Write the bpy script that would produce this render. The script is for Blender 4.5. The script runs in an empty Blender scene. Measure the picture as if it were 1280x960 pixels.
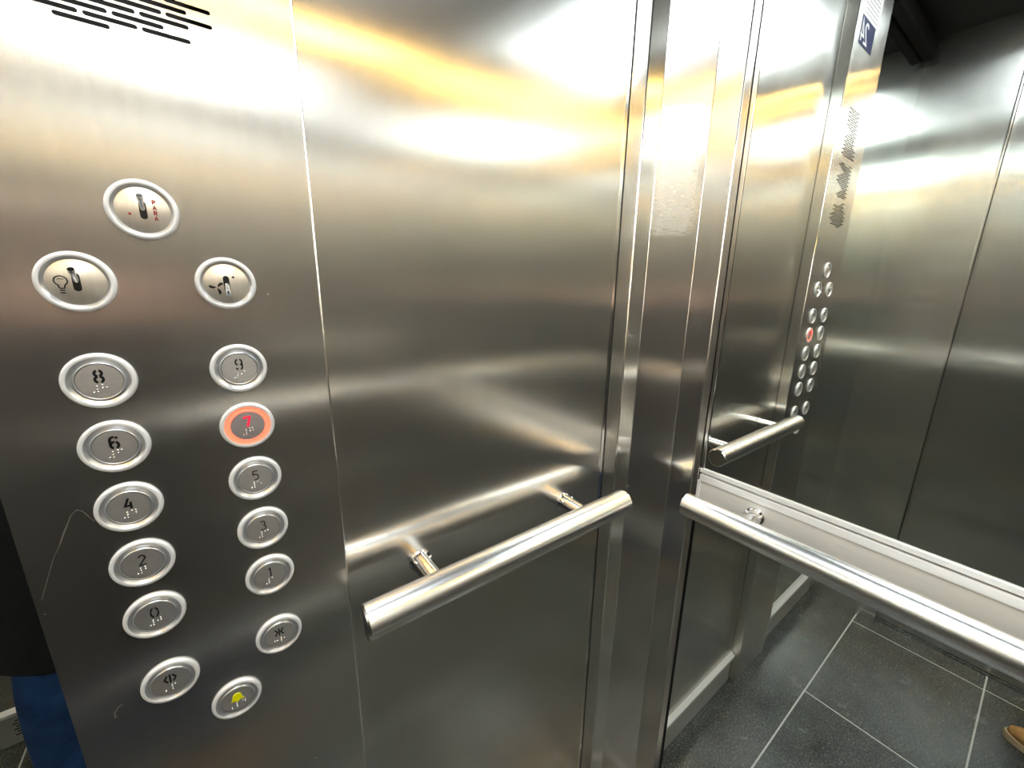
import bpy, bmesh, math, random
from mathutils import Vector, Matrix
random.seed(7)
C = bpy.context.scene.collection
PI = math.pi

# ------------------------------------------------------------------ camera
cam_d = bpy.data.cameras.new('camera'); cam = bpy.data.objects.new('camera', cam_d); C.objects.link(cam)
cam_d.sensor_width = 36; cam_d.lens = 14.198; cam_d.clip_start = 0.01
CAMROT = [[0.592244, -0.201084, 0.780264], [0.80564, 0.131153, -0.577705], [0.013833, 0.970754, 0.239676]]
M = Matrix([r + [0] for r in CAMROT] + [[0, 0, 0, 1]]); M.translation = Vector((0.51135, 0.08426, 1.51323))
cam.matrix_world = M
bpy.context.scene.camera = cam

# ------------------------------------------------------------------ world and exposure
w = bpy.data.worlds.new('world'); bpy.context.scene.world = w; w.use_nodes = True
w.node_tree.nodes['Background'].inputs[0].default_value = (0.6, 0.7, 0.8, 1)
w.node_tree.nodes['Background'].inputs[1].default_value = 0.0
vs = bpy.context.scene.view_settings
vs.view_transform = 'Standard'; vs.look = 'None'; vs.gamma = 1; vs.use_curve_mapping = False
vs.exposure = 0.9
try:
    cy = bpy.context.scene.cycles
    cy.max_bounces = 14; cy.glossy_bounces = 12; cy.diffuse_bounces = 4
    cy.caustics_reflective = True; cy.caustics_refractive = False; cy.sample_clamp_indirect = 8.0
except Exception:
    pass

# ceiling light strengths (the lamps themselves are built in ceiling_lamp())
COOL = ((0.86, 0.945, 1.0), 5.6)
WARM = ((1.0, 0.62, 0.17), 18.0)

# ------------------------------------------------------------------ room size (metres)
XR, YB, YF, ZC = 1.28, 0.865, -0.66, 2.42   # right wall, mirror wall, front wall, ceiling; left wall is x = 0

# ------------------------------------------------------------------ materials
def mat(name, base=(0.8, 0.8, 0.8), rough=0.5, metal=0.0, **k):
    m = bpy.data.materials.new(name); m.use_nodes = True
    b = m.node_tree.nodes['Principled BSDF']
    b.inputs['Base Color'].default_value = (*base, 1); b.inputs['Roughness'].default_value = rough
    b.inputs['Metallic'].default_value = metal
    for kk, v in k.items():
        b.inputs[kk.replace('_', ' ')].default_value = v
    return m

def N(m, t, **k):
    n = m.node_tree.nodes.new(t)
    for a, v in k.items(): setattr(n, a, v)
    return n

def L(m, a, b): m.node_tree.links.new(a, b)

def vec_noise(m, scale, nscale, detail=3.0, rough=0.5):
    tc = N(m, 'ShaderNodeTexCoord'); mp = N(m, 'ShaderNodeMapping'); mp.inputs['Scale'].default_value = scale
    L(m, tc.outputs['Object'], mp.inputs['Vector'])
    n = N(m, 'ShaderNodeTexNoise'); n.inputs['Scale'].default_value = nscale
    n.inputs['Detail'].default_value = detail; n.inputs['Roughness'].default_value = rough
    L(m, mp.outputs['Vector'], n.inputs['Vector'])
    return n

def ramp(m, src, stops):
    r = N(m, 'ShaderNodeValToRGB')
    els = r.color_ramp.elements
    while len(els) < len(stops): els.new(0.5)
    for e, (p, c) in zip(els, stops):
        e.position = p; e.color = (*c, 1) if not isinstance(c, (int, float)) else (c, c, c, 1)
    L(m, src, r.inputs['Fac'])
    return r

def brushed(name, base=(0.56, 0.54, 0.50), rough=0.26, aniso=0.75, vertical=True, grime=0.0, wav=0.0012, marks=None, spread=0.03, broad=0.15, broad_rough=0.46):
    """brushed stainless sheet; grooves run up and down when vertical: a sharp stretched lobe over a broad one"""
    m = mat(name, base, rough, 1.0); nt = m.node_tree; b = nt.nodes['Principled BSDF']
    b.inputs['Anisotropic'].default_value = aniso
    geo = N(m, 'ShaderNodeNewGeometry'); cr = N(m, 'ShaderNodeVectorMath', operation='CROSS_PRODUCT')
    L(m, geo.outputs['True Normal'], cr.inputs[0]); cr.inputs[1].default_value = (0, 0, 1)
    if vertical:
        L(m, cr.outputs[0], b.inputs['Tangent'])
    else:
        c2 = N(m, 'ShaderNodeVectorMath', operation='CROSS_PRODUCT')
        L(m, geo.outputs['True Normal'], c2.inputs[0]); L(m, cr.outputs[0], c2.inputs[1]); L(m, c2.outputs[0], b.inputs['Tangent'])
    grain = vec_noise(m, (1, 1, 0.03) if vertical else (0.03, 0.03, 1), 260, 2.0)
    cloud = vec_noise(m, (1, 1, 1), 6.0, 4.0, 0.55)
    mr = N(m, 'ShaderNodeMapRange'); mr.inputs['From Min'].default_value = 0.3; mr.inputs['From Max'].default_value = 0.75
    mr.inputs['To Min'].default_value = rough - spread * 0.5; mr.inputs['To Max'].default_value = rough + spread
    L(m, cloud.outputs['Fac'], mr.inputs['Value'])
    rough_out = mr.outputs[0]
    mix = N(m, 'ShaderNodeMixRGB', blend_type='MULTIPLY'); mix.inputs['Fac'].default_value = 0.5
    cr2 = ramp(m, grain.outputs['Fac'], [(0.3, 0.86), (0.7, 1.0)])
    mix.inputs['Color1'].default_value = (*base, 1); L(m, cr2.outputs['Color'], mix.inputs['Color2'])
    col_out = mix.outputs[0]
    if marks:
        col_out, rough_out = marks(m, col_out, rough_out)
    L(m, col_out, b.inputs['Base Color']); L(m, rough_out, b.inputs['Roughness'])
    if wav:
        wv = vec_noise(m, (1, 1, 0.6), 2.2, 1.0)
        bp = N(m, 'ShaderNodeBump'); bp.inputs['Strength'].default_value = 1.0; bp.inputs['Distance'].default_value = wav
        L(m, wv.outputs['Fac'], bp.inputs['Height']); L(m, bp.outputs[0], b.inputs['Normal'])
    if broad:
        b2 = N(m, 'ShaderNodeBsdfPrincipled'); b2.inputs['Metallic'].default_value = 1.0; b2.inputs['Roughness'].default_value = broad_rough
        L(m, col_out, b2.inputs['Base Color'])
        mx = N(m, 'ShaderNodeMixShader'); mx.inputs[0].default_value = broad
        L(m, b.outputs[0], mx.inputs[1]); L(m, b2.outputs[0], mx.inputs[2]); L(m, mx.outputs[0], nt.nodes['Material Output'].inputs['Surface'])
    return m

def box_mask(m, lo, hi, soft):
    """1 inside an object-space box, fading out over soft"""
    tc = N(m, 'ShaderNodeTexCoord'); sp = N(m, 'ShaderNodeSeparateXYZ'); L(m, tc.outputs['Object'], sp.inputs[0])
    out = None
    for ax, (a, b_) in enumerate(zip(lo, hi)):
        if a is None: continue
        c = (a + b_) / 2; h = (b_ - a) / 2
        s = N(m, 'ShaderNodeMath', operation='SUBTRACT'); L(m, sp.outputs[ax], s.inputs[0]); s.inputs[1].default_value = c
        ab = N(m, 'ShaderNodeMath', operation='ABSOLUTE'); L(m, s.outputs[0], ab.inputs[0])
        mr = N(m, 'ShaderNodeMapRange'); mr.inputs['From Min'].default_value = h + soft; mr.inputs['From Max'].default_value = h - soft
        mr.clamp = True; L(m, ab.outputs[0], mr.inputs['Value'])
        if out is None: out = mr.outputs[0]
        else:
            mu = N(m, 'ShaderNodeMath', operation='MULTIPLY'); L(m, out, mu.inputs[0]); L(m, mr.outputs[0], mu.inputs[1]); out = mu.outputs[0]
    return out

def scuff_marks(lo, hi, soft, thr=0.34):
    """a patch of fine pale scratches: a shape of its own on the sheet"""
    def f(m, col, rough):
        mk = box_mask(m, lo, hi, soft)
        n1 = vec_noise(m, (1, 1, 5), 70, 6.0, 0.8)
        r = ramp(m, n1.outputs['Fac'], [(thr, 0.0), (thr + 0.16, 1.0)])
        mu = N(m, 'ShaderNodeMath', operation='MULTIPLY'); L(m, mk, mu.inputs[0]); L(m, r.outputs[0], mu.inputs[1])
        mx = N(m, 'ShaderNodeMixRGB'); L(m, mu.outputs[0], mx.inputs['Fac']); L(m, col, mx.inputs['Color1']); mx.inputs['Color2'].default_value = (1.0, 1.0, 0.98, 1)
        ro = N(m, 'ShaderNodeMath', operation='MULTIPLY_ADD'); L(m, mu.outputs[0], ro.inputs[0]); ro.inputs[1].default_value = 0.28; L(m, rough, ro.inputs[2])
        return mx.outputs[0], ro.outputs[0]
    return f

def grease_marks(m, col, rough):
    """finger grease and pale specks on the control panel"""
    n1 = vec_noise(m, (1, 1, 1), 9, 3.0, 0.5); r1 = ramp(m, n1.outputs['Fac'], [(0.5, 0.0), (0.72, 1.0)])
    ro = N(m, 'ShaderNodeMath', operation='MULTIPLY_ADD'); L(m, r1.outputs[0], ro.inputs[0]); ro.inputs[1].default_value = 0.035; L(m, rough, ro.inputs[2])
    n2 = vec_noise(m, (1, 1, 1), 95, 2.0, 0.6); r2 = ramp(m, n2.outputs['Fac'], [(0.775, 0.0), (0.80, 1.0)])
    ro2 = N(m, 'ShaderNodeMath', operation='MULTIPLY_ADD'); L(m, r2.outputs[0], ro2.inputs[0]); ro2.inputs[1].default_value = 0.3; L(m, ro.outputs[0], ro2.inputs[2])
    mx = N(m, 'ShaderNodeMixRGB'); L(m, r2.outputs[0], mx.inputs['Fac']); L(m, col, mx.inputs['Color1']); mx.inputs['Color2'].default_value = (0.85, 0.84, 0.82, 1)
    return mx.outputs[0], ro2.outputs[0]

STEEL = (0.735, 0.71, 0.662)
M_wall = brushed('brushed_steel_wall', STEEL, 0.18, 0.95)
M_panel = brushed('brushed_steel_control_panel', STEEL, 0.20, 0.95, marks=grease_marks)
M_post = brushed('brushed_steel_corner_post', STEEL, 0.17, 0.93, marks=scuff_marks((0.012, 0.77, 1.61), (0.060, 0.84, 1.82), 0.008))
M_door = brushed('brushed_steel_door', (0.64, 0.62, 0.585), 0.18, 0.95)
M_ledge = mat('satin_aluminium_ledge', (0.97, 0.96, 0.93), 0.38, 0.25)
M_kick = mat('satin_grey_kick_plate', (0.62, 0.62, 0.60), 0.4, 0.5)
M_edge = mat('polished_steel_edge', (0.9, 0.88, 0.84), 0.14, 1.0)
M_mirror = mat('silvered_mirror_glass', (0.88, 0.915, 0.885), 0.0, 1.0)
M_gap = mat('black_joint', (0.006, 0.006, 0.006), 0.6)
M_rail = mat('polished_rail_tube', (0.92, 0.905, 0.88), 0.27, 1.0)
M_railcap = mat('chrome_end_cap', (0.80, 0.79, 0.77), 0.10, 1.0)
M_chrome = mat('chrome_bracket', (0.78, 0.78, 0.79), 0.07, 1.0)
M_backing = mat('pale_satin_steel_backing', (0.92, 0.90, 0.83), 0.45, 0.3)
M_ring = mat('pale_satin_bezel', (0.93, 0.93, 0.93), 0.35, 0.25)
M_bevel = mat('grey_satin_bevel', (0.66, 0.67, 0.69), 0.32, 0.8)
M_cap = brushed('brushed_button_cap', (0.88, 0.86, 0.83), 0.28, 0.6, False, 0, 0.0, None, 0.03, 0.5, 0.6)
M_disc = brushed('brushed_switch_disc', (0.97, 0.91, 0.80), 0.30, 0.4, True, 0, 0.0, None, 0.03, 0.5, 0.6)
M_black = mat('black_infill', (0.006, 0.006, 0.006), 0.45)
M_redprint = mat('red_print', (0.35, 0.02, 0.02), 0.5)
M_yellow = mat('yellow_infill', (0.95, 0.93, 0.0), 0.4)
M_dot = mat('raised_dot', (0.92, 0.92, 0.92), 0.18, 0.9)
M_lit = mat('lit_red_ring', (0.6, 0.12, 0.08), 0.4, 0.0, Emission_Color=(1.0, 0.16, 0.08, 1), Emission_Strength=0.9)
M_litnum = mat('lit_red_numeral', (0.5, 0.01, 0.03), 0.4, 0.0, Emission_Color=(1.0, 0.01, 0.04, 1), Emission_Strength=0.8)
M_litcap = brushed('brushed_button_cap_lit', (0.72, 0.66, 0.66), 0.28, 0.6, False, 0, 0.0, None, 0.03, 0.5, 0.6)
M_blackmetal = mat('black_painted_metal', (0.003, 0.003, 0.003), 0.7, Specular_IOR_Level=0.08)
M_ceil = mat('dark_ceiling_panel', (0.012, 0.012, 0.013), 0.6, 0.0, Specular_IOR_Level=0.15)
M_blue = mat('dark_blue_print', (0.02, 0.03, 0.09), 0.35)
M_white = mat('white_label', (0.78, 0.76, 0.76), 0.45)
M_print = mat('grey_print', (0.18, 0.15, 0.16), 0.5)
M_orange = mat('orange_print', (0.8, 0.25, 0.05), 0.5)

def emat(name, col, s):
    m = bpy.data.materials.new(name); m.use_nodes = True; nt = m.node_tree; nt.nodes.clear()
    e = nt.nodes.new('ShaderNodeEmission'); e.inputs[0].default_value = (*col, 1); e.inputs[1].default_value = s
    o = nt.nodes.new('ShaderNodeOutputMaterial'); nt.links.new(e.outputs[0], o.inputs[0]); return m
M_cool = emat('cool_white_lamp', *COOL); M_warm = emat('warm_lamp', *WARM)

def granite():
    m = mat('dark_granite_tile', (0.03, 0.032, 0.03), 0.2)
    b = m.node_tree.nodes['Principled BSDF']
    n = vec_noise(m, (1, 1, 1), 160, 5.0, 0.75); n2 = vec_noise(m, (1, 1, 1), 9, 5.0, 0.65)
    r = ramp(m, n.outputs['Fac'], [(0.38, (0.022, 0.025, 0.023)), (0.56, (0.085, 0.092, 0.086)), (0.68, (0.34, 0.355, 0.335))])
    r2 = ramp(m, n2.outputs['Fac'], [(0.3, 0.55), (0.75, 1.5)])
    mx = N(m, 'ShaderNodeMixRGB', blend_type='MULTIPLY'); mx.inputs['Fac'].default_value = 1
    L(m, r.outputs[0], mx.inputs['Color1']); L(m, r2.outputs[0], mx.inputs['Color2']); L(m, mx.outputs[0], b.inputs['Base Color'])
    rr = ramp(m, n2.outputs['Fac'], [(0.35, 0.13), (0.7, 0.30)]); L(m, rr.outputs[0], b.inputs['Roughness'])
    bp = N(m, 'ShaderNodeBump'); bp.inputs['Strength'].default_value = 0.15; bp.inputs['Distance'].default_value = 0.001
    L(m, n.outputs['Fac'], bp.inputs['Height']); L(m, bp.outputs[0], b.inputs['Normal'])
    return m
M_granite = granite()
M_grout = mat('pale_grout', (0.75, 0.75, 0.72), 0.7)
def cloth(name, a, b_, sc, rough=0.9):
    m = mat(name, a, rough); b = m.node_tree.nodes['Principled BSDF']
    n = vec_noise(m, (1, 1, 1), sc, 5.0, 0.65); r = ramp(m, n.outputs['Fac'], [(0.35, a), (0.7, b_)]); L(m, r.outputs[0], b.inputs['Base Color'])
    bp = N(m, 'ShaderNodeBump'); bp.inputs['Strength'].default_value = 0.4; bp.inputs['Distance'].default_value = 0.004
    L(m, n.outputs['Fac'], bp.inputs['Height']); L(m, bp.outputs[0], b.inputs['Normal']); return m
M_coat = cloth('black_wool', (0.004, 0.004, 0.005), (0.010, 0.010, 0.012), 30)
M_jeans = cloth('blue_denim', (0.010, 0.045, 0.16), (0.03, 0.10, 0.30), 14)
M_skin = mat('skin', (0.62, 0.38, 0.28), 0.5)
M_hair = mat('dark_hair', (0.02, 0.014, 0.01), 0.6)
M_shoe = cloth('tan_suede', (0.55, 0.27, 0.08), (0.72, 0.42, 0.16), 40)
M_sole = mat('pale_tan_sole', (0.62, 0.46, 0.28), 0.6)
M_phone = mat('dark_phone_shell', (0.02, 0.02, 0.022), 0.3)
M_screen = mat('phone_glass', (0.01, 0.01, 0.012), 0.05)

# ------------------------------------------------------------------ geometry helpers
def setp(o, label=None, cat=None, group=None, kind=None):
    if label: o['label'] = label
    if cat: o['category'] = cat
    if group: o['group'] = group
    if kind: o['kind'] = kind
    return o

def obj(name, bm, m, parent=None, smooth=False, bevel=0.0, segs=2, **kw):
    me = bpy.data.meshes.new(name); bmesh.ops.recalc_face_normals(bm, faces=bm.faces); bm.to_mesh(me); bm.free()
    o = bpy.data.objects.new(name, me); C.objects.link(o)
    for mm in (m if isinstance(m, (list, tuple)) else [m]): me.materials.append(mm)
    if parent: o.parent = parent
    if smooth:
        for p in me.polygons: p.use_smooth = True
        if smooth == 'auto':
            md = o.modifiers.new('edges', 'EDGE_SPLIT'); md.split_angle = math.radians(40)
    if bevel:
        b = o.modifiers.new('bevel', 'BEVEL'); b.width = bevel; b.segments = segs; b.limit_method = 'ANGLE'
    return setp(o, **kw)

def empty(name, loc=(0, 0, 0), parent=None, **kw):
    o = bpy.data.objects.new(name, None); o.empty_display_size = 0.05; C.objects.link(o); o.location = loc
    if parent: o.parent = parent
    return setp(o, **kw)

def local(o, root):
    """keep the mesh where it was built (world coordinates) after parenting to an empty that is not at the origin"""
    o.location = -Vector(root.location) if root.parent is None else -(Vector(root.location) + Vector(root.parent.location))
    return o

def box(bm, x0, x1, y0, y1, z0, z1):
    v = [bm.verts.new(p) for p in ((x0, y0, z0), (x1, y0, z0), (x1, y1, z0), (x0, y1, z0), (x0, y0, z1), (x1, y0, z1), (x1, y1, z1), (x0, y1, z1))]
    for f in ((0, 3, 2, 1), (4, 5, 6, 7), (0, 1, 5, 4), (1, 2, 6, 5), (2, 3, 7, 6), (3, 0, 4, 7)): bm.faces.new([v[i] for i in f])
    return bm

def bx(*a): return box(bmesh.new(), *a)

def tube(bm, a, b, r0, r1=None, n=32, caps=True):
    r1 = r0 if r1 is None else r1
    a = Vector(a); b = Vector(b); d = (b - a).normalized()
    u = d.orthogonal().normalized(); v = d.cross(u)
    A = [bm.verts.new(a + r0 * (u * math.cos(t) + v * math.sin(t))) for t in [2 * PI * i / n for i in range(n)]]
    B = [bm.verts.new(b + r1 * (u * math.cos(t) + v * math.sin(t))) for t in [2 * PI * i / n for i in range(n)]]
    for i in range(n): bm.faces.new((A[i], A[(i + 1) % n], B[(i + 1) % n], B[i]))
    if caps: bm.faces.new(A[::-1]); bm.faces.new(B)
    return bm

def lathe_x(bm, prof, n=48, close0=False, close1=False):
    """profile of (radius, x) turned about the X axis through the origin"""
    rings = []
    for r, x in prof:
        rings.append([bm.verts.new((x, r * math.cos(t), r * math.sin(t))) for t in [2 * PI * i / n for i in range(n)]])
    for a, b in zip(rings, rings[1:]):
        for i in range(n): bm.faces.new((a[i], a[(i + 1) % n], b[(i + 1) % n], b[i]))
    if close0: bm.faces.new(rings[0])
    if close1: bm.faces.new(rings[-1])
    return bm

def prism_yz(bm, pts, x0, x1):
    """closed outline (y, z) given thickness from x0 to x1"""
    a = [bm.verts.new((x0, y, z)) for y, z in pts]; b = [bm.verts.new((x1, y, z)) for y, z in pts]
    n = len(pts)
    bm.faces.new(a); bm.faces.new(b)
    for i in range(n): bm.faces.new((a[i], a[(i + 1) % n], b[(i + 1) % n], b[i]))
    return bm

def prism_xy(bm, pts, z0, z1):
    a = [bm.verts.new((x, y, z0)) for x, y in pts]; b = [bm.verts.new((x, y, z1)) for x, y in pts]
    n = len(pts)
    bm.faces.new(a); bm.faces.new(b)
    for i in range(n): bm.faces.new((a[i], a[(i + 1) % n], b[(i + 1) % n], b[i]))
    return bm

def stroke(bm, pts, wd, x0, x1):
    """a pen stroke in the y,z plane (y to the reader's right) as a mitred ribbon"""
    P = [Vector(p) for p in pts]; n = len(P); l = []; r = []
    for i in range(n):
        d0 = (P[i] - P[i - 1]).normalized() if i else None
        d1 = (P[i + 1] - P[i]).normalized() if i < n - 1 else None
        if d0 is None: d0 = d1
        if d1 is None: d1 = d0
        nn = (Vector((-d0.y, d0.x)) + Vector((-d1.y, d1.x)))
        nn.normalize(); k = 1 / max(0.5, nn.dot(Vector((-d0.y, d0.x))))
        l.append(P[i] + nn * wd / 2 * k); r.append(P[i] - nn * wd / 2 * k)
    for i in range(n - 1):
        prism_yz(bm, [l[i], l[i + 1], r[i + 1], r[i]], x0, x1)
    return bm

def arc(cx, cy, rx, ry, a0, a1, n=12):
    return [(cx + rx * math.cos(math.radians(a0 + (a1 - a0) * i / n)), cy + ry * math.sin(math.radians(a0 + (a1 - a0) * i / n))) for i in range(n + 1)]

# ------------------------------------------------------------------ floor with granite tiles
fl = obj('floor', bx(-0.05, XR + 0.05, YF - 0.12, YB + 0.10, -0.05, -0.001), M_grout, kind='structure')
g = 0.0026
cols = [(-0.05, 0.200, [-0.80, 0.83, 0.97]), (0.200, 0.613, [-0.80, -0.597, -0.018, 0.562, 0.97]),
        (0.613, 1.026, [-0.80, -0.600, 0.272, 0.97]), (1.026, 1.30, [-0.80, -0.597, -0.018, 0.562, 0.97])]
for x0, x1, ys in cols:
    for y0, y1 in zip(ys, ys[1:]):
        t = obj('tile', bx(x0 + g, x1 - g, y0 + g, y1 - g, -0.012, 0.0), M_granite, fl, bevel=0.0006, segs=1)

# ------------------------------------------------------------------ ceiling
ce = obj('ceiling', bx(-0.05, XR + 0.05, YF - 0.12, YB + 0.10, ZC, ZC + 0.03), M_ceil, kind='structure')

# ------------------------------------------------------------------ left wall: shell behind everything, kick plate, steel panel
obj('wall_left', bx(-0.06, -0.004, YF - 0.12, YB + 0.06, -0.01, ZC + 0.01), M_gap, kind='structure')
KZ = 0.135
def wall_panel(name, y0, y1, m=M_wall, label=None):
    bm = bx(-0.004, 0.0, y0, y1, KZ, ZC - 0.002)
    return obj(name, bm, m, bevel=0.0008, segs=2, kind='structure')
wall_panel('trim_1', 0.184, 0.6985)        # the big steel panel beside the control panel
# folded edge of the panel
obj('trim_2', bx(-0.0035, 0.0012, 0.6905, 0.6985, KZ, ZC - 0.002), M_edge, kind='structure', bevel=0.0005)

def baseboard(name, x_wall, sgn, y0, y1, vents=None):
    """grey face under a pale sloping ledge; sgn +1 when the room is on the +x side"""
    bm = bmesh.new()
    d = 0.004 * sgn
    box(bm, *(sorted((x_wall, x_wall + d))), y0, y1, 0.004, KZ - 0.016)
    o = obj(name, bm, M_kick, kind='structure')
    b2 = bmesh.new()
    a = [(x_wall, KZ + 0.006), (x_wall + sgn * 0.014, KZ - 0.005), (x_wall + sgn * 0.014, KZ - 0.016), (x_wall, KZ - 0.016)]
    A = [b2.verts.new((x, y0, z)) for x, z in a]; B = [b2.verts.new((x, y1, z)) for x, z in a]
    b2.faces.new(A); b2.faces.new(B)
    for i in range(4): b2.faces.new((A[i], A[(i + 1) % 4], B[(i + 1) % 4], B[i]))
    obj('ledge', b2, M_ledge, o)
    if vents:
        xs = x_wall + d
        for vy in vents:
            for r in range(6):
                for c in range(3):
                    yy = vy + 0.017 * c + 0.006 * (r % 2) ; zz = 0.035 + 0.011 * r
                    v = obj('vent_slot', bx(*(sorted((xs - 0.0005 * sgn, xs + 0.0006 * sgn))), yy, yy + 0.012, zz, zz + 0.0042), M_black, o)
    return o
baseboard('baseboard_left', 0.0, 1, 0.184, 0.76)
baseboard('baseboard_front_left', 0.0, 1, YF, -0.074)
baseboard('baseboard_right', XR, -1, YF, YB - 0.02, vents=(-0.62, 0.30))

# ------------------------------------------------------------------ corner post (folded steel) and dark joints
P0, P1, P2, P3 = (0.0, 0.7435), (0.010, 0.776), (0.071, 0.837), (0.1065, 0.8645)
post = [( -0.002, 0.7045), (0.0, 0.7045), P0, P1, P2, P3, (0.120, 0.8645), (0.120, 0.869), (-0.002, 0.869)]
bm = prism_xy(bmesh.new(), post, 0.0, ZC - 0.001)
obj('trim_3', bm, M_post, kind='structure', bevel=0.0009, segs=2)
obj('trim_9', bx(-0.004, -0.0006, 0.6986, 0.7044, 0, ZC - 0.002), M_gap, kind='structure')
for (x, y), k in ((P1, 10), (P2, 11)):
    obj('trim_%d' % k, tube(bmesh.new(), (x - 0.0002, y + 0.0002, 0), (x - 0.0002, y + 0.0002, ZC - 0.002), 0.0007, n=8), M_edge, kind='structure', smooth=True)
for (x, y), k in ((P0, 4), (P3, 5)):
    obj('trim_%d' % k, tube(bmesh.new(), (x + 0.0004, y - 0.0002, 0), (x + 0.0004, y - 0.0002, ZC - 0.002), 0.0014, n=10), M_edge, kind='structure', smooth=True)

obj('trim_8', prism_xy(bmesh.new(), [(XR - x, y) for x, y in post], 0.0, ZC - 0.001), M_post, kind='structure', bevel=0.0009, segs=2)

# ------------------------------------------------------------------ back wall: shell, two mirrors, frame strips, rail backing
obj('wall_back', bx(-0.06, XR + 0.06, YB + 0.006, YB + 0.06, -0.01, ZC + 0.01), M_gap, kind='structure')
ZM = 1.1395
def frame_bar(parent, *a): return obj('frame_strip', bx(*a), M_edge, parent, bevel=0.0008)
um = empty('wall_mirror', (0.7, YB, ZM), label='tall frameless wall mirror with thin bright edge strips above the back handrail', cat='mirror')
local(obj('mirror_glass', bx(0.131, XR - 0.125, YB - 0.0005, YB + 0.005, ZM + 0.010, ZC - 0.002), M_mirror, um), um)
local(frame_bar(um, 0.1235, 0.1305, YB - 0.003, YB + 0.004, ZM, ZC - 0.002), um)
local(frame_bar(um, 0.1235, XR - 0.125, YB - 0.004, YB + 0.004, ZM, ZM + 0.0095), um).data.materials[0] = M_ledge
lm_ = empty('lower_wall_mirror', (0.7, YB, 0.1), label='lower mirror panel under the back handrail showing the tiled floor', cat='mirror')
local(obj('mirror_glass', bx(0.1265, XR - 0.125, YB - 0.0005, YB + 0.005, 0.02, 1.035), M_mirror, lm_), lm_)
bk = empty('rail_backing_panel', (0.7, YB, 1.04), label='pale steel strip across the wall behind the back handrail, between the two mirrors', cat='panel')
local(obj('plate', bx(0.125, XR - 0.125, YB - 0.002, YB + 0.004, 1.036, 1.121), M_backing, bk), bk)
local(obj('top_trim', bx(0.125, XR - 0.125, YB - 0.005, YB + 0.004, 1.1215, 1.1362), M_ledge, bk, bevel=0.001), bk)
local(obj('side_trim', bx(0.1215, 0.1275, YB - 0.005, YB + 0.004, 1.036, 1.1212), M_ledge, bk, bevel=0.001), bk)

# ------------------------------------------------------------------ right wall and front wall
obj('wall_right', bx(XR, XR + 0.05, YF - 0.12, YB + 0.10, -0.01, ZC + 0.01), M_wall, kind='structure')
FX = 0.262
fr = obj('wall_front', bx(-0.06, FX, YF - 0.05, YF, 0.0, ZC + 0.01), M_wall, kind='structure', bevel=0.002)
obj('trim_6', bx(FX - 0.003, FX + 0.001, YF - 0.004, YF + 0.0015, 0.0, ZC - 0.001), M_edge, kind='structure')
obj('door_1', bx(FX + 0.001, 0.74, YF - 0.09, YF - 0.052, 0.006, ZC + 0.01), M_door, kind='structure', bevel=0.001)
obj('door_2', bx(0.743, XR + 0.05, YF - 0.09, YF - 0.052, 0.006, ZC + 0.01), M_door, kind='structure', bevel=0.001)
obj('trim_7', bx(FX, XR, YF - 0.10, YF - 0.035, -0.004, 0.003), M_granite, kind='structure')

# polished side panel past the control panel: sharp enough to mirror the passenger
sm = empty('side_mirror_panel', (0, -0.36, KZ), label='mirror-polished steel panel beyond the far left edge of the control panel', cat='mirror')
local(obj('mirror_plate', bx(-0.003, 0.0, YF + 0.001, -0.072, KZ + 0.004, ZC - 0.002), M_mirror, sm), sm)

# ------------------------------------------------------------------ handrails
def bracket(parent, axis, wall, along, z, off):
    """chrome rosette on the wall, collar and stem out to the tube; axis 'x' sticks out along +x, 'y' along -y"""
    if axis == 'x': p = lambda t: (wall + t, along, z)
    else: p = lambda t: (along, wall - t, z)
    b = obj('bracket', tube(bmesh.new(), p(0.0), p(off), 0.0140, n=32), M_chrome, parent, smooth='auto'); local(b, parent)
    c = bmesh.new(); tube(c, p(0.0), p(0.0025), 0.0172, 0.0166, 32); tube(c, p(0.020), p(0.0225), 0.0145, 0.0145, 32)
    r = obj('rosette', c, M_chrome, b, smooth='auto')
    s = bmesh.new()
    for k in range(3):
        a = 2 * PI * k / 3 + 0.5
        o_ = (math.cos(a) * 0.0153, math.sin(a) * 0.0153)
        if axis == 'x': tube(s, (wall + 0.009, along + o_[0] * .8, z + o_[1] * .8), (wall + 0.009, along + o_[0] * 1.08, z + o_[1] * 1.08), 0.0022, n=10)
        else: tube(s, (along + o_[0] * .8, wall - 0.009, z + o_[1] * .8), (along + o_[0] * 1.08, wall - 0.009, z + o_[1] * 1.08), 0.0022, n=10)
    obj('grub_screw', s, M_railcap, b, smooth='auto')
RZ = 1.0945; RR = 0.0225
def handrail(a, b, loc, label, brackets):
    h = empty('handrail', loc, label=label, cat='handrail')
    a = Vector(a); b = Vector(b); d = (b - a).normalized()
    local(obj('tube', tube(bmesh.new(), a, b, RR, n=64, caps=False), M_rail, h, smooth=True), h)
    for e, s in ((a, -1), (b, 1)):
        c = bmesh.new(); tube(c, e - d * s * 0.0005, e + d * s * 0.0025, RR - 0.0002, RR - 0.0028, 64); local(obj('end_cap', c, M_railcap, h, smooth='auto'), h)
    for k in brackets: bracket(h, *k)
    return h
handrail((0.070, 0.190, RZ + 0.006), (0.070, 0.685, RZ + 0.010), (0.07, 0.44, RZ),
         'short polished steel handrail on the left wall between control panel and corner post',
         [('x', 0.0, 0.293, RZ + 0.006, 0.07), ('x', 0.0, 0.592, RZ + 0.008, 0.07)])
handrail((0.138, 0.795, RZ), (1.112, 0.795, RZ), (0.6, 0.795, RZ),
         'long polished steel handrail running across the mirrored back wall',
         [('y', YB - 0.0022, 0.238, RZ, 0.07), ('y', YB - 0.0022, 1.02, RZ, 0.07)])
RZR = 1.065
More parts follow.
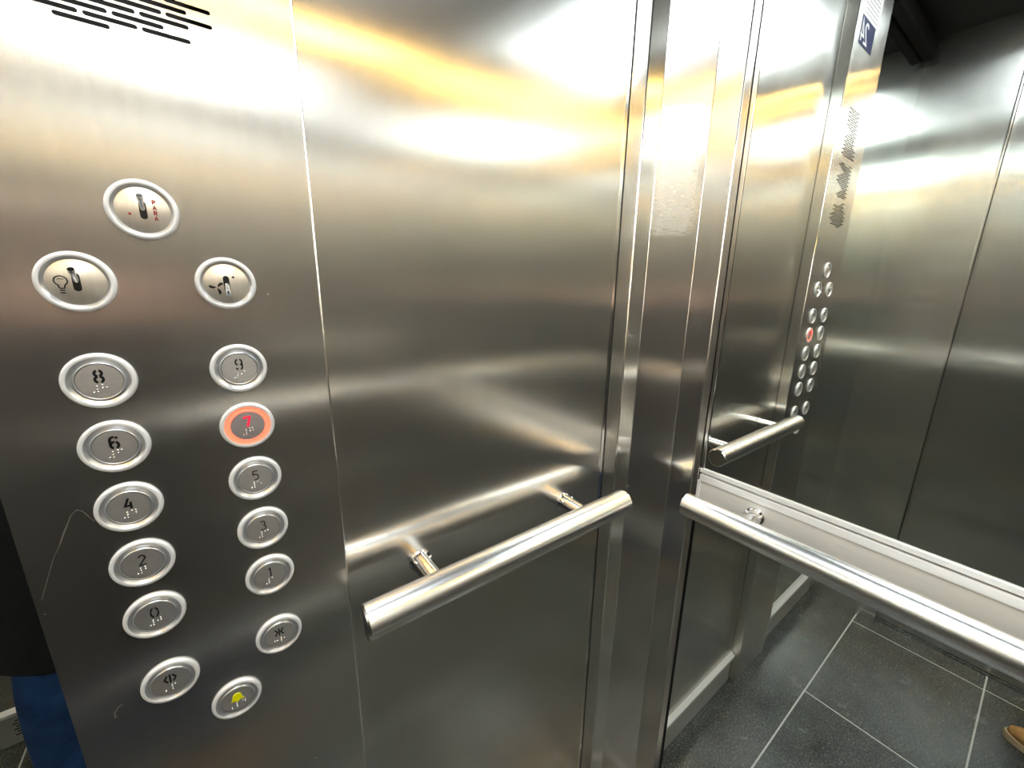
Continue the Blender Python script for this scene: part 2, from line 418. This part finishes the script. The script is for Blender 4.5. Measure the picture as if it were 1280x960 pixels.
handrail((XR - 0.06, -0.60, RZR), (XR - 0.06, 0.745, RZR), (XR - .06, 0.1, RZR),
         'polished steel handrail on the right wall opposite the control panel',
         [('x', XR, -0.35, RZR, -0.06), ('x', XR, 0.50, RZR, -0.06)])

# ------------------------------------------------------------------ control panel
FXP = 0.030; PY0, PY1 = -0.0725, 0.1815
cp = empty('control_panel', (0.015, 0.055, 0.07), label='full-height brushed steel elevator control panel with floor buttons, key switches and a speaker grille', cat='control panel')
polys = [[(0.1165, 2.0129), (0.0178, 2.0142), (0.0209, 1.9917), (0.0242, 1.9555), (0.0178, 1.9117), (0.0182, 1.8888), (0.0364, 1.8926), (0.088, 1.8903), (0.1152, 1.8986), (0.1149, 1.9095), (0.0965, 1.9151), (0.1182, 1.9261), (0.1074, 1.9433), (0.0784, 1.9556), (0.1002, 1.9661), (0.1164, 1.9796), (0.1069, 1.9984)],
 [(0.1122, 1.8707), (0.0845, 1.8731), (0.0549, 1.8622), (0.0195, 1.8823), (0.0162, 1.8625), (0.0152, 1.8371), (0.0155, 1.8136), (0.0165, 1.7802), (0.0428, 1.771), (0.0482, 1.7798), (0.103, 1.7845), (0.1014, 1.7939), (0.0631, 1.8036), (0.1033, 1.8208), (0.1158, 1.8414), (0.0729, 1.8548)],
 [(0.1104, 1.7606), (0.0655, 1.7589), (0.0356, 1.7718), (0.009, 1.7668), (-0.0033, 1.7426), (-0.002, 1.7082), (0.017, 1.6975), (0.05, 1.6985), (0.0888, 1.7065), (0.1144, 1.7184), (0.1086, 1.733), (0.0839, 1.7403), (0.0973, 1.7506)]]
def inside(p, poly):
    c = False; j = len(poly) - 1
    for i in range(len(poly)):
        (xi, yi), (xj, yj) = poly[i], poly[j]
        if (yi > p[1]) != (yj > p[1]) and p[0] < (xj - xi) * (p[1] - yi) / (yj - yi) + xi: c = not c
        j = i
    return c
slots = []
for k in range(0, 64):
    z = 1.7010 + 0.00518 * k
    for j in range(-40, 40):
        yc = 0.03505 + 0.01665 * k + 0.0333 * j
        if not (-0.005 < yc < 0.125): continue
        if any(inside((yc, z), pg) for pg in polys): slots.append((yc, z))
def stadium(yc, zc, half, r, n=5):
    p = [(yc + half - r + r * math.cos(a), zc + r * math.sin(a)) for a in [-PI / 2 + PI * i / n for i in range(n + 1)]]
    p += [(yc - half + r + r * math.cos(a), zc + r * math.sin(a)) for a in [PI / 2 + PI * i / n for i in range(n + 1)]]
    return p
# face sheet with the slots cut through, folded back to the wall at both sides
bm = bmesh.new()
Z0, Z1 = 0.072, ZC - 0.002
loops = [[(PY0, Z0), (PY1, Z0), (PY1, Z1), (PY0, Z1)]] + [stadium(y, z, 0.0154, 0.0016) for y, z in slots]
edges = []
for lp in loops:
    vs_ = [bm.verts.new((FXP, y, z)) for y, z in lp]
    edges += [bm.edges.new((vs_[i], vs_[(i + 1) % len(vs_)])) for i in range(len(vs_))]
bmesh.ops.triangle_fill(bm, use_beauty=True, use_dissolve=False, edges=edges)
ext = bmesh.ops.extrude_face_region(bm, geom=list(bm.faces))
for v in [e for e in ext['geom'] if isinstance(e, bmesh.types.BMVert)]: v.co.x -= 0.0015
face = local(obj('faceplate', bm, M_panel, cp), cp)
bm = bmesh.new(); box(bm, 0.0, FXP - 0.0004, PY1 - 0.0015, PY1, Z0, Z1); box(bm, 0.0, FXP - 0.0004, PY0, PY0 + 0.0015, Z0, Z1); box(bm, 0, FXP - 0.002, PY0 + .0015, PY1 - .0015, Z0, Z0 + 0.0015)
local(obj('side_return', bm, M_wall, cp), cp)
bm = bmesh.new(); tube(bm, (FXP - 0.0004, PY1 - 0.0002, Z0), (FXP - 0.0004, PY1 - 0.0002, Z1), 0.0011, n=10)
local(obj('folded_edge', bm, M_edge, cp, smooth=True, label='bright folded edge'), cp)
local(obj('grille_backing', bx(0.008, 0.010, PY0 + 0.02, PY1 - 0.02, 1.66, 2.06), M_black, cp), cp)
local(obj('base_cover', bx(0.0, FXP - 0.004, PY0 + 0.002, PY1 - 0.002, 0.003, Z0), M_wall, cp), cp)

# numerals as stencil strokes in a unit box about 1 high
G = {
 '8': [arc(-.02, .27, .2, .23, 105, 262), arc(.02, .27, .2, .23, 75, -82), arc(-.02, -.25, .23, .25, 98, 255), arc(.02, -.25, .23, .25, 82, -75)],
 '9': [arc(-.03, .22, .22, .28, 105, 255), arc(.03, .22, .22, .28, 75, -75), [(.245, .2), (.25, -.22)] + arc(.03, -.24, .22, .26, 0, -70), arc(-.03, -.24, .2, .26, -110, -165, 6)],
 '6': [arc(-.03, -.22, .22, .28, 75, 255), arc(.03, -.22, .22, .28, 75, -75), [(-.245, -.2), (-.25, .22)] + arc(-.03, .24, .22, .26, 180, 70), arc(.03, .24, .2, .26, 70, 20, 6)],
 '7': [[(-.25, .34), (-.22, .48), (.24, .48), (-.04, -.5)]],
 '4': [[(.02, .5), (-.26, -.2), (.06, -.2)], [(.13, .16), (.13, -.5)]],
 '5': [[(.22, .48), (-.18, .48), (-.22, .08)] + arc(-.02, -.18, .25, .30, 125, -120)],
 '3': [arc(-.01, .25, .21, .24, 150, -75), arc(-.01, -.24, .24, .26, 80, -150)],
 '2': [arc(0, .24, .23, .25, 165, -25) + [(-.24, -.48), (.26, -.48)]],
 '1': [[(-.12, .34), (.04, .48), (.04, -.5)]],
 '0': [arc(-.03, 0, .24, .5, 100, 165), arc(-.03, 0, .24, .5, 172, 258), arc(.03, 0, .24, .5, 80, 10), arc(.03, 0, .24, .5, 4, -78)],
 'close': [[(-.42, .42), (-.16, 0), (-.42, -.42)], [(0, .5), (0, -.5)], [(.42, .42), (.16, 0), (.42, -.42)]],
 'open': [[(-.22, .42), (-.46, 0), (-.22, -.42)], [(0, .5), (0, -.5)], [(.22, .42), (.46, 0), (.22, -.42)]],
}
BR = {'1': '1', '2': '12', '3': '14', '4': '145', '5': '15', '6': '124', '7': '1245', '8': '125', '9': '24', '0': '245'}
def cell(code, y0, z0, s=0.0025):
    return [(y0 + (0 if d in '123' else s), z0 - s * ((int(d) - 1) % 3)) for d in code]
WT = {'8': 1.5, '6': 1.5, '4': 1.45, '7': 1.4, '9': 1.1, '5': .85, '3': .8, '2': .95, '1': 1.1, '0': 1.05, 'open': 1.15, 'close': 1.1}

ring_prof = [(0.0240, 0.0), (0.0240, 0.0014), (0.0236, 0.0026), (0.0226, 0.0034), (0.0212, 0.0036), (0.0203, 0.0033)]
bevel_prof = [(0.0203, 0.0033), (0.0196, 0.0026), (0.0172, 0.0012), (0.0168, 0.0010)]
def mk(fn, *a, **k):
    bm = bmesh.new(); fn(bm, *a, **k); me = bpy.data.meshes.new('shared'); bmesh.ops.recalc_face_normals(bm, faces=bm.faces); bm.to_mesh(me); bm.free()
    for p in me.polygons: p.use_smooth = True
    return me
ring_me = mk(lathe_x, ring_prof, 64); ring_me.materials.append(M_ring)
bev_me = mk(lathe_x, bevel_prof, 64); bev_me.materials.append(M_bevel)
rim_me = mk(lathe_x, [(0.0168, 0.0010), (0.0166, 0.0024), (0.0158, 0.0029), (0.0151, 0.0026)], 64); rim_me.materials.append(M_bevel)
litrim_me = mk(lathe_x, [(0.0203, 0.0031), (0.0190, 0.0022), (0.0172, 0.0016), (0.0160, 0.0029), (0.0151, 0.0026)], 64); litrim_me.materials.append(M_lit)
cap_me = mk(lathe_x, [(0.0150, 0.0010), (0.0150, 0.0021), (0.0147, 0.0025), (0.0005, 0.0027)], 64, False, True); cap_me.materials.append(M_cap)
litcap_me = cap_me.copy(); litcap_me.materials.clear(); litcap_me.materials.append(M_litcap)
disc_me = mk(lathe_x, [(0.0180, 0.0002), (0.0180, 0.0009), (0.0176, 0.0012), (0.0005, 0.0012)], 64, False, True); disc_me.materials.append(M_disc)
bev2_me = mk(lathe_x, [(0.0203, 0.0033), (0.0199, 0.0030), (0.0186, 0.0010), (0.0180, 0.0004)], 64); bev2_me.materials.append(M_bevel)
for me in (ring_me, bev_me, rim_me, litrim_me, cap_me, litcap_me, disc_me, bev2_me):
    me.set_sharp_from_angle(angle=math.radians(50)) if hasattr(me, 'set_sharp_from_angle') else None
def link(name, me, parent, loc=(0, 0, 0), **k):
    o = bpy.data.objects.new(name, me); C.objects.link(o); o.parent = parent; o.location = loc; return setp(o, **k)

def dots(parent, pts):
    bm = bmesh.new()
    for y, z in pts: lathe = bmesh.ops.create_icosphere(bm, subdivisions=1, radius=0.00075, matrix=Matrix.Translation((0.0030, y, z)))
    obj('braille_dots', bm, M_dot, parent, smooth=True)

def push_button(key, y, z):
    words = {'open': 'door-open button with outward arrows', 'close': 'door-close button with inward arrows', 'bell': 'alarm button with a yellow bell'}
    b = link('push_button', ring_me, cp, Vector((FXP, y, z)) - Vector(cp.location),
             label=words.get(key, 'round button marked %s' % key + (', lit red' if key == '7' else '')))
    if key == '7': link('light_ring', litrim_me, b, label='glowing red ring'); link('button_cap', litcap_me, b)
    else: link('bevel_ring', bev_me, b); link('cap_rim', rim_me, b); link('button_cap', cap_me, b)
    bm = bmesh.new()
    if key == 'bell':
        P = [(-.55, -.42)] + [(-.42, -.2), (-.36, .1)] + arc(0, .1, .36, .36, 165, 15, 10) + [(.36, .1), (.42, -.2), (.55, -.42), (.2, -.40)] + arc(0, -.42, .16, .14, 0, -180, 6) + [(-.2, -.40)]
        prism_yz(bm, [(p[0] * 0.0118, p[1] * 0.0112 + 0.0034) for p in P], 0.0024, 0.0030)
        obj('bell_symbol', bm, M_yellow, b, label='yellow bell symbol')
        dots(b, cell('6', -0.0085, -0.0042) + cell('123', -0.0012, -0.0045) + cell('145', 0.0045, -0.0040))
        return
    H = 0.0100 if key in ('open', 'close') else 0.0104
    for s in G[key]: stroke(bm, [(u * H, v * H + 0.0042) for u, v in s], 0.00125 * WT[key], 0.0024, 0.0030)
    obj('numeral' if key.isdigit() else 'arrow_symbol', bm, M_litnum if key == '7' else M_black, b, label='red lit numeral' if key == '7' else None)
    if key.isdigit(): pts = cell('3456', -0.0047, -0.0040) + cell(BR[key], 0.0012, -0.0032)
    elif key == 'open': pts = cell('6', -0.0075, -0.0038) + cell('1234', 0.0005, -0.0040)
    else: pts = cell('25', -0.0055, -0.0038) + cell('123', 0.0012, -0.0040) + cell('2', 0.0045, -0.0040)
    dots(b, pts)

rowz = [1.4278, 1.3676, 1.3074, 1.2472, 1.1870]
for (l, r), z in zip([('8', '9'), ('6', '7'), ('4', '5'), ('2', '3'), ('0', '1')], rowz):
    push_button(l, 0.0, z); push_button(r, 0.1, z)
push_button('open', 0.0, 1.1045); push_button('close', 0.1, 1.1045); push_button('bell', 0.0506, 1.0434)

def key_switch(kind, y, z, tilt):
    lab = {'para': 'key switch with red vertical word PARA', 'light': 'key switch with a light bulb symbol', 'fan': 'key switch with a fan symbol'}[kind]
    b = link('key_switch', ring_me, cp, Vector((FXP, y, z)) - Vector(cp.location), label=lab)
    link('bevel_ring', bev2_me, b); link('switch_disc', disc_me, b)
    sl = bmesh.new(); prism_yz(sl, [(p[1], p[0]) for p in stadium(0, 0, 0.0072, 0.0024, 8)], 0.0010, 0.0014)
    obj('slot', sl, M_black, b)
    lv = bmesh.new(); t = math.radians(tilt)
    d = Vector((math.cos(t), 0, math.sin(t)))
    base = Vector((0.0008, 0, 0.001 * math.copysign(1, tilt)))
    tube(lv, base, base + d * 0.0105, 0.0019, 0.0017, 16); tube(lv, base + d * 0.0105, base + d * 0.0135, 0.0023, 0.0021, 16)
    obj('lever', lv, M_chrome, b, smooth='auto', label='small chrome lever')
    bm = bmesh.new()
    S = 0.0030
    if kind == 'para':
        gl = {'P': [[(-.3, -.5), (-.3, .5), (.1, .5), (.3, .35), (.3, .15), (.1, 0), (-.3, 0)]], 'A': [[(-.38, -.5), (0, .5), (.38, -.5)], [(-.24, -.15), (.24, -.15)]],
              'R': [[(-.3, -.5), (-.3, .5), (.1, .5), (.3, .35), (.3, .15), (.1, 0), (-.3, 0)], [(0, 0), (.34, -.5)]]}
        for i, ch in enumerate('PARA'):
            for s in gl[ch]: stroke(bm, [(0.0078 + u * S * .9, 0.0068 - i * 0.0043 + v * S) for u, v in s], 0.0008, 0.0010, 0.0015)
        prism_yz(bm, arc(-0.0088, -0.0036, 0.0010, 0.0010, 0, 330, 11), 0.0010, 0.0015)
        obj('red_lettering', bm, M_redprint, b, label='red word PARA and a red dot')
    elif kind == 'light':
        cy_, cz_ = -0.0088, 0.0010
        A = arc(cy_, cz_, 0.0038, 0.0038, -60, 240, 20)
        stroke(bm, [(cy_ - 0.0014, cz_ - 0.0058)] + [(cy_ + 0.0014, cz_ - 0.0058)] + A + [(cy_ - 0.0014, cz_ - 0.0058)], 0.0008, 0.0010, 0.0015)
        stroke(bm, [(cy_ - 0.0018, cz_ + 0.0010), (cy_ - 0.0004, cz_ + 0.0018), (cy_ + 0.0006, cz_ + 0.0010), (cy_ + 0.0020, cz_ + 0.0016)], 0.0004, 0.0010, 0.0015)
        for k in (0, 1): stroke(bm, [(cy_ - 0.0014, cz_ - 0.0074 - k * 0.0020), (cy_ + 0.0014, cz_ - 0.0074 - k * 0.0020)], 0.0009, 0.0010, 0.0015)
        obj('bulb_symbol', bm, M_black, b)
    else:
        cy_, cz_ = -0.0078, -0.0036
        for a in (40, 165, 285):
            ca, sa = math.cos(math.radians(a)), math.sin(math.radians(a))
            pts = [(0.0003, -.0003), (0.0018, 0.0012), (0.0040, 0.0014), (0.0052, 0.0004), (0.0047, -.0008), (0.0034, -.0004), (0.0018, -0.0003)]
            prism_yz(bm, [(cy_ + 1.25 * (u * ca - v * sa), cz_ + 1.25 * (u * sa + v * ca)) for u, v in pts], 0.0010, 0.0015)
        prism_yz(bm, arc(0.0058, 0.0060, 0.0010, 0.0010, 0, 330, 11), 0.0010, 0.0015)
        obj('fan_symbol', bm, M_black, b)
key_switch('para', 0.0495, 1.5697, 42); key_switch('light', 0.0, 1.51, 42); key_switch('fan', 0.1, 1.51, -42)

# scratches on the face: narrow pale scores
def scratch(pts, wd):
    bm = bmesh.new(); stroke(bm, pts, wd, FXP - 0.0002, FXP + 0.00012); local(obj('scratch', bm, mat_scratch, cp, label='pale scratch'), cp)
mat_scratch = mat('scored_steel', (0.42, 0.38, 0.33), 0.45, 0.9)
scratch([(-0.0248, 1.3007), (-0.0300, 1.3125), (-0.0335, 1.3155), (-0.038, 1.3111), (-0.0415, 1.303)], 0.0006)
scratch([(-0.0415, 1.303), (-0.0442, 1.2976), (-0.0484, 1.2874)], 0.0011)
scratch([(-0.0484, 1.2874), (-0.0551, 1.2742), (-0.0623, 1.2548), (-0.0679, 1.2395)], 0.0004)
scratch([(-0.038, 1.100), (-0.0416, 1.099), (-0.0450, 1.094), (-0.0450, 1.0875)], 0.0014)

# sticker with 24 high on the control panel (seen in the mirror)
st = empty('service_sticker', (FXP, 0.08, 2.22), label='white printed sticker over a dark blue square reading 24, high on the control panel', cat='sticker')
local(obj('white_label', bx(FXP, FXP + 0.0006, 0.012, 0.146, 2.2235, 2.345), M_white, st), st)
local(obj('blue_label', bx(FXP, FXP + 0.0006, 0.035, 0.146, 2.158, 2.2235), M_blue, st), st)
bm = bmesh.new()
for s in [arc(0.099, 2.2025, 0.011, 0.0105, 165, -25, 8) + [(0.087, 2.168), (0.112, 2.168)], [(0.136, 2.166), (0.136, 2.214), (0.117, 2.180), (0.143, 2.180)]]:
    stroke(bm, s, 0.0058, FXP + 0.0004, FXP + 0.0010)
local(obj('lettering', bm, M_white, st, label='white number 24'), st)
bm = bmesh.new(); random.seed(3)
for r in range(11):
    z = 2.232 + r * 0.0100; y = 0.030
    while y < 0.132:
        l = random.uniform(0.005, 0.015)
        if not (r in (5, 6) and y > 0.10): box(bm, FXP + 0.0004, FXP + 0.0008, y, min(y + l, 0.137), z, z + 0.0022)
        y += l + 0.004
local(obj('small_print', bm, M_print, st), st)
bm = bmesh.new(); stroke(bm, [(0.128, 2.250), (0.134, 2.262), (0.126, 2.270), (0.132, 2.280)], 0.0022, FXP + 0.0004, FXP + 0.0008)
local(obj('orange_mark', bm, M_orange, st), st)

# ------------------------------------------------------------------ ceiling lamps
def ceiling_lamp(name, label, b, m, frame_w=0.012):
    x0, x1, y0, y1, z0, z1 = b
    o = empty(name, ((x0 + x1) / 2, (y0 + y1) / 2, z1), label=label, cat='lamp')
    local(obj('diffuser', bx(x0, x1, y0, y1, z0, z1), m, o), o)
    bm = bmesh.new()
    for a in ((x0 - frame_w, x0, y0 - frame_w, y1 + frame_w), (x1, x1 + frame_w, y0 - frame_w, y1 + frame_w), (x0, x1, y0 - frame_w, y0), (x0, x1, y1, y1 + frame_w)):
        box(bm, *a, z0 + 0.002, z1)
    local(obj('frame', bm, M_blackmetal, o), o)
ceiling_lamp('ceiling_light_panel', 'wide cool white light panel in the middle of the ceiling', (0.26, 0.92, -0.32, 0.48, ZC - 0.012, ZC), M_cool)
ceiling_lamp('warm_light_strip', 'warm yellow light strip along the top of the right wall', (XR - 0.038, XR - 0.014, -0.60, 0.80, ZC - 0.050, ZC), M_warm, 0.004)
ceiling_lamp('front_light_strip', 'warm yellow light strip above the doors', (0.30, XR - 0.06, YF + 0.010, YF + 0.028, ZC - 0.040, ZC), M_warm, 0.004)

# black rod-shaped cover that runs under the ceiling along the left wall
bm = bx(0.0005, 0.034, -0.63, -0.10, ZC - 0.080, ZC - 0.025)
obj('ceiling_duct', bm, M_blackmetal, bevel=0.006, segs=3, label='black square tube under the ceiling above the control panel, seen in the mirror', cat='tube')

# ------------------------------------------------------------------ the person taking the photograph
def skin_body(name, verts, edges, radii, m, parent, sub=2, root=0):
    me = bpy.data.meshes.new(name); me.from_pydata(verts, edges, []); o = bpy.data.objects.new(name, me); C.objects.link(o)
    md = o.modifiers.new('skin', 'SKIN'); md.use_smooth_shade = True; sv = me.skin_vertices[0].data
    for i, r in enumerate(radii):
        sv[i].radius = r if isinstance(r, tuple) else (r, r); sv[i].use_root = (i == root)
    ss = o.modifiers.new('sub', 'SUBSURF'); ss.levels = sub; ss.render_levels = sub
    me.materials.append(m); o.parent = parent
    local(o, parent) if parent else None
    return o
HX, HY = 0.90, -0.205
per = empty('person', (HX, HY, 0), label='person in long black coat, blue jeans and tan shoes, reflected beside the control panel', cat='person')
V = [(HX, HY, 0.92), (HX, HY, 1.10), (HX - .01, HY, 1.30), (HX, HY, 1.44), (HX - .01, HY, 1.50), (HX - .02, HY, 1.56), (HX - .025, HY, 1.64), (HX - .02, HY, 1.70),
     (HX, HY - .18, 1.42), (HX - .12, HY - .26, 1.22), (HX - .27, HY + .02, 1.40), (HX - .325, HY + .15, 1.455),
     (HX, HY + .18, 1.42), (HX - .10, HY + .26, 1.22), (HX - .26, HY + .29, 1.38), (HX - .325, HY + .31, 1.455),
     (HX, HY - .09, 0.86), (HX - .02, HY - .165, 0.50), (HX + .01, HY - .185, 0.09),
     (HX, HY + .09, 0.86), (HX - .01, HY + .12, 0.50), (HX + .02, HY + .13, 0.09)]
E_ = [(0, 1), (1, 2), (2, 3), (3, 4), (4, 5), (5, 6), (6, 7), (3, 8), (8, 9), (9, 10), (10, 11), (3, 12), (12, 13), (13, 14), (14, 15), (0, 16), (16, 17), (17, 18), (0, 19), (19, 20), (20, 21)]
Rd = [.13, .12, .13, .09, .055, .055, .088, .07, .06, .046, .034, .027, .06, .046, .034, .027, .085, .060, .042, .085, .060, .042]
skin_body('body', V, E_, Rd, M_skin, per)
# coat: a draped tube down to the knee, with sleeves
bm = bmesh.new(); n = 40; prev = None
for z, rx, ry in ((0.585, .155, .255), (0.66, .155, .252), (0.90, .165, .235), (1.10, .155, .215), (1.30, .15, .225), (1.41, .125, .215), (1.46, .09, .13), (1.50, .065, .075)):
    ring = [bm.verts.new((HX + rx * math.cos(t) * (1 + (.03 * math.sin(7 * t) if z < 1 else 0)), HY + ry * math.sin(t) * (1 + (.025 * math.sin(9 * t + 1) if z < 1 else 0)), z)) for t in [2 * PI * i / n for i in range(n)]]
    if prev:
        for i in range(n): bm.faces.new((prev[i], prev[(i + 1) % n], ring[(i + 1) % n], ring[i]))
    prev = ring
local(obj('coat', bm, M_coat, per, smooth=True, label='long black coat'), per)
for s, ids in ((-1, (8, 9, 10)), (1, (12, 13, 14))):
    pts = [V[i] for i in ids]; w_ = Vector(V[ids[2]]).lerp(Vector(V[ids[2] + 1]), .55)
    skin_body('sleeve', [tuple(p) for p in pts] + [tuple(w_)], [(0, 1), (1, 2), (2, 3)], [.085, .066, .054, .046], M_coat, per)
# jeans
for ids in ((16, 17, 18), (19, 20, 21)):
    p = [V[i] for i in ids]
    skin_body('trouser_leg', [(p[0][0], p[0][1], .84), p[1], (p[2][0], p[2][1], 0.30), (p[2][0], p[2][1], 0.055)], [(0, 1), (1, 2), (2, 3)], [.10, .082, .080, .080], M_jeans, per)
# shoes
def shoe(px, py, ang):
    import mathutils
    def outline(k, zz, s=1.0, toe=0.0):
        pts = []
        for i in range(28):
            t = 2 * PI * i / 28
            x = -math.cos(t) * .142; wd = .044 + .007 * (-x / .142) if x < 0 else .036
            wd = wd * (1.0 if abs(x) < .1 else 1.0)
            y = math.sin(t) * wd
            pts.append((x * s, y * s, zz))
        return pts
    R = Matrix.Rotation(ang, 4, 'Z'); T = Matrix.Translation((px, py, 0)) @ R
    def loft(levels, close=True):
        bm = bmesh.new(); prev = None
        for pts in levels:
            ring = [bm.verts.new((T @ Vector(p))[:]) for p in pts]
            if prev:
                for i in range(len(ring)): bm.faces.new((prev[i], prev[(i + 1) % len(ring)], ring[(i + 1) % len(ring)], ring[i]))
            else: bm.faces.new(ring)
            prev = ring
        bm.faces.new(prev); return bm
    sole = loft([outline(0, 0.0005), outline(0, 0.022, 1.0), outline(0, 0.024, .97)])
    def up(zz, s, back):  # upper rises toward the ankle
        out = []
        for x, y, _ in outline(0, 0, .955):
            f = (x + .142) / .284   # 0 toe, 1 heel
            h = 0.024 + zz * (0.035 + 0.060 * min(1, max(0, (f - .30) / .30)))
            xx = x * s + back * (1 - s) ; out.append((xx, y * s, h))
        return out
    upper = loft([up(0, 1, 0), up(.5, .99, .05), up(.8, .90, .05), up(.96, .72, .055), up(1.0, .48, .06)])
    so = local(obj('shoe', upper, M_shoe, per, smooth=True, label='tan suede shoe'), per)
    obj('sole', sole, M_sole, so, smooth='auto')
    wl = bmesh.new()
    for k in range(4):
        a = T @ Vector((-.045 + .02 * k, -.02, .060 + .012 * k)); b_ = T @ Vector((-.045 + .02 * k, .02, .060 + .012 * k)); tube(wl, a, b_, .002, n=8)
    obj('laces', wl, M_sole, so, smooth=True)
shoe(0.812, -0.395, math.radians(8)); shoe(0.86, -0.085, math.radians(-8))
# hair and face
hx, hy, hz = HX - .022, HY, 1.64
bm = bmesh.new(); bmesh.ops.create_uvsphere(bm, u_segments=24, v_segments=16, radius=1, matrix=Matrix.Translation((hx + .018, hy, hz + .03)) @ Matrix.Diagonal((.098, .086, .108, 1)))
bmesh.ops.delete(bm, geom=[v for v in bm.verts if v.co.z < hz - .06 or (v.co.x < hx - .045 and v.co.z < hz + .075)], context='VERTS')
local(obj('hair', bm, M_hair, per, smooth=True), per)
fc = bmesh.new()
fc.free(); M_eye = mat('eye', (.8, .8, .8), .2)
for s in (-1, 1):
    fc = bmesh.new(); bmesh.ops.create_uvsphere(fc, u_segments=12, v_segments=8, radius=.011, matrix=Matrix.Translation((hx - .072, hy + s * .032, hz + .005)))
    local(obj('eye', fc, M_eye, per, smooth=True), per)
fc = bmesh.new(); prism = [(-.012, -.03), (.012, -.03), (0, .012)]
a = [fc.verts.new((hx - .076, hy + u, hz - .005 + v)) for u, v in prism]; tp = fc.verts.new((hx - .106, hy, hz - .028)); fc.faces.new(a)
for i in range(3): fc.faces.new((a[i], a[(i + 1) % 3], tp))
local(obj('nose', fc, M_skin, per, smooth=True), per)
local(obj('mouth', bx(hx - .084, hx - .06, hy - .024, hy + .024, hz - .052, hz - .046), mat('lips', (.45, .16, .14), .5), per, bevel=.002), per)
# hands holding the phone just behind the lens
look = (M.to_3x3() @ Vector((0, 0, -1))); rt = (M.to_3x3() @ Vector((1, 0, 0))); upv = (M.to_3x3() @ Vector((0, 1, 0)))
pc = Vector(M.translation) - look * 0.012 + rt * 0.055
for s, wi in ((-1, 11), (1, 15)):
    wv_ = Vector(V[wi]); side = -1 if (wv_ - pc).dot(rt) < 0 else 1
    grip = pc + rt * 0.062 * side - upv * 0.015
    palm = grip - look * 0.022
    for k, ln in enumerate((.9, 1.0, .95, .78)):
        b0 = palm + upv * (0.027 - 0.018 * k) + rt * side * 0.012
        pts = [wv_ * .35 + palm * .65, b0, b0 + look * 0.022 * ln + rt * side * 0.006, b0 + look * 0.030 * ln - rt * side * 0.018 * ln]
        skin_body('finger', [tuple(p) for p in pts], [(0, 1), (1, 2), (2, 3)], [.010, .0095, .0085, .0075], M_skin, per, 1)
    th = [wv_ * .3 + palm * .7, palm - look * 0.012 - upv * .02, palm - look * .006 - rt * side * .03]
    skin_body('thumb', [tuple(p) for p in th], [(0, 1), (1, 2)], [.013, .011, .009], M_skin, per, 1)
    skin_body('palm', [tuple(wv_), tuple(wv_ * .5 + palm * .5), tuple(palm)], [(0, 1), (1, 2)], [.027, (.022, .036), (.018, .036)], M_skin, per, 1)
ph = empty('phone', tuple(pc), label='dark phone held up in both hands by the person', cat='phone')
ph.rotation_euler = M.to_euler()
b_ = bx(-0.074, 0.074, -0.036, 0.036, -0.004, 0.004); obj('case', b_, M_phone, ph, bevel=.003)
obj('screen', bx(-0.070, 0.070, -0.033, 0.033, 0.0041, 0.0045), M_screen, ph)
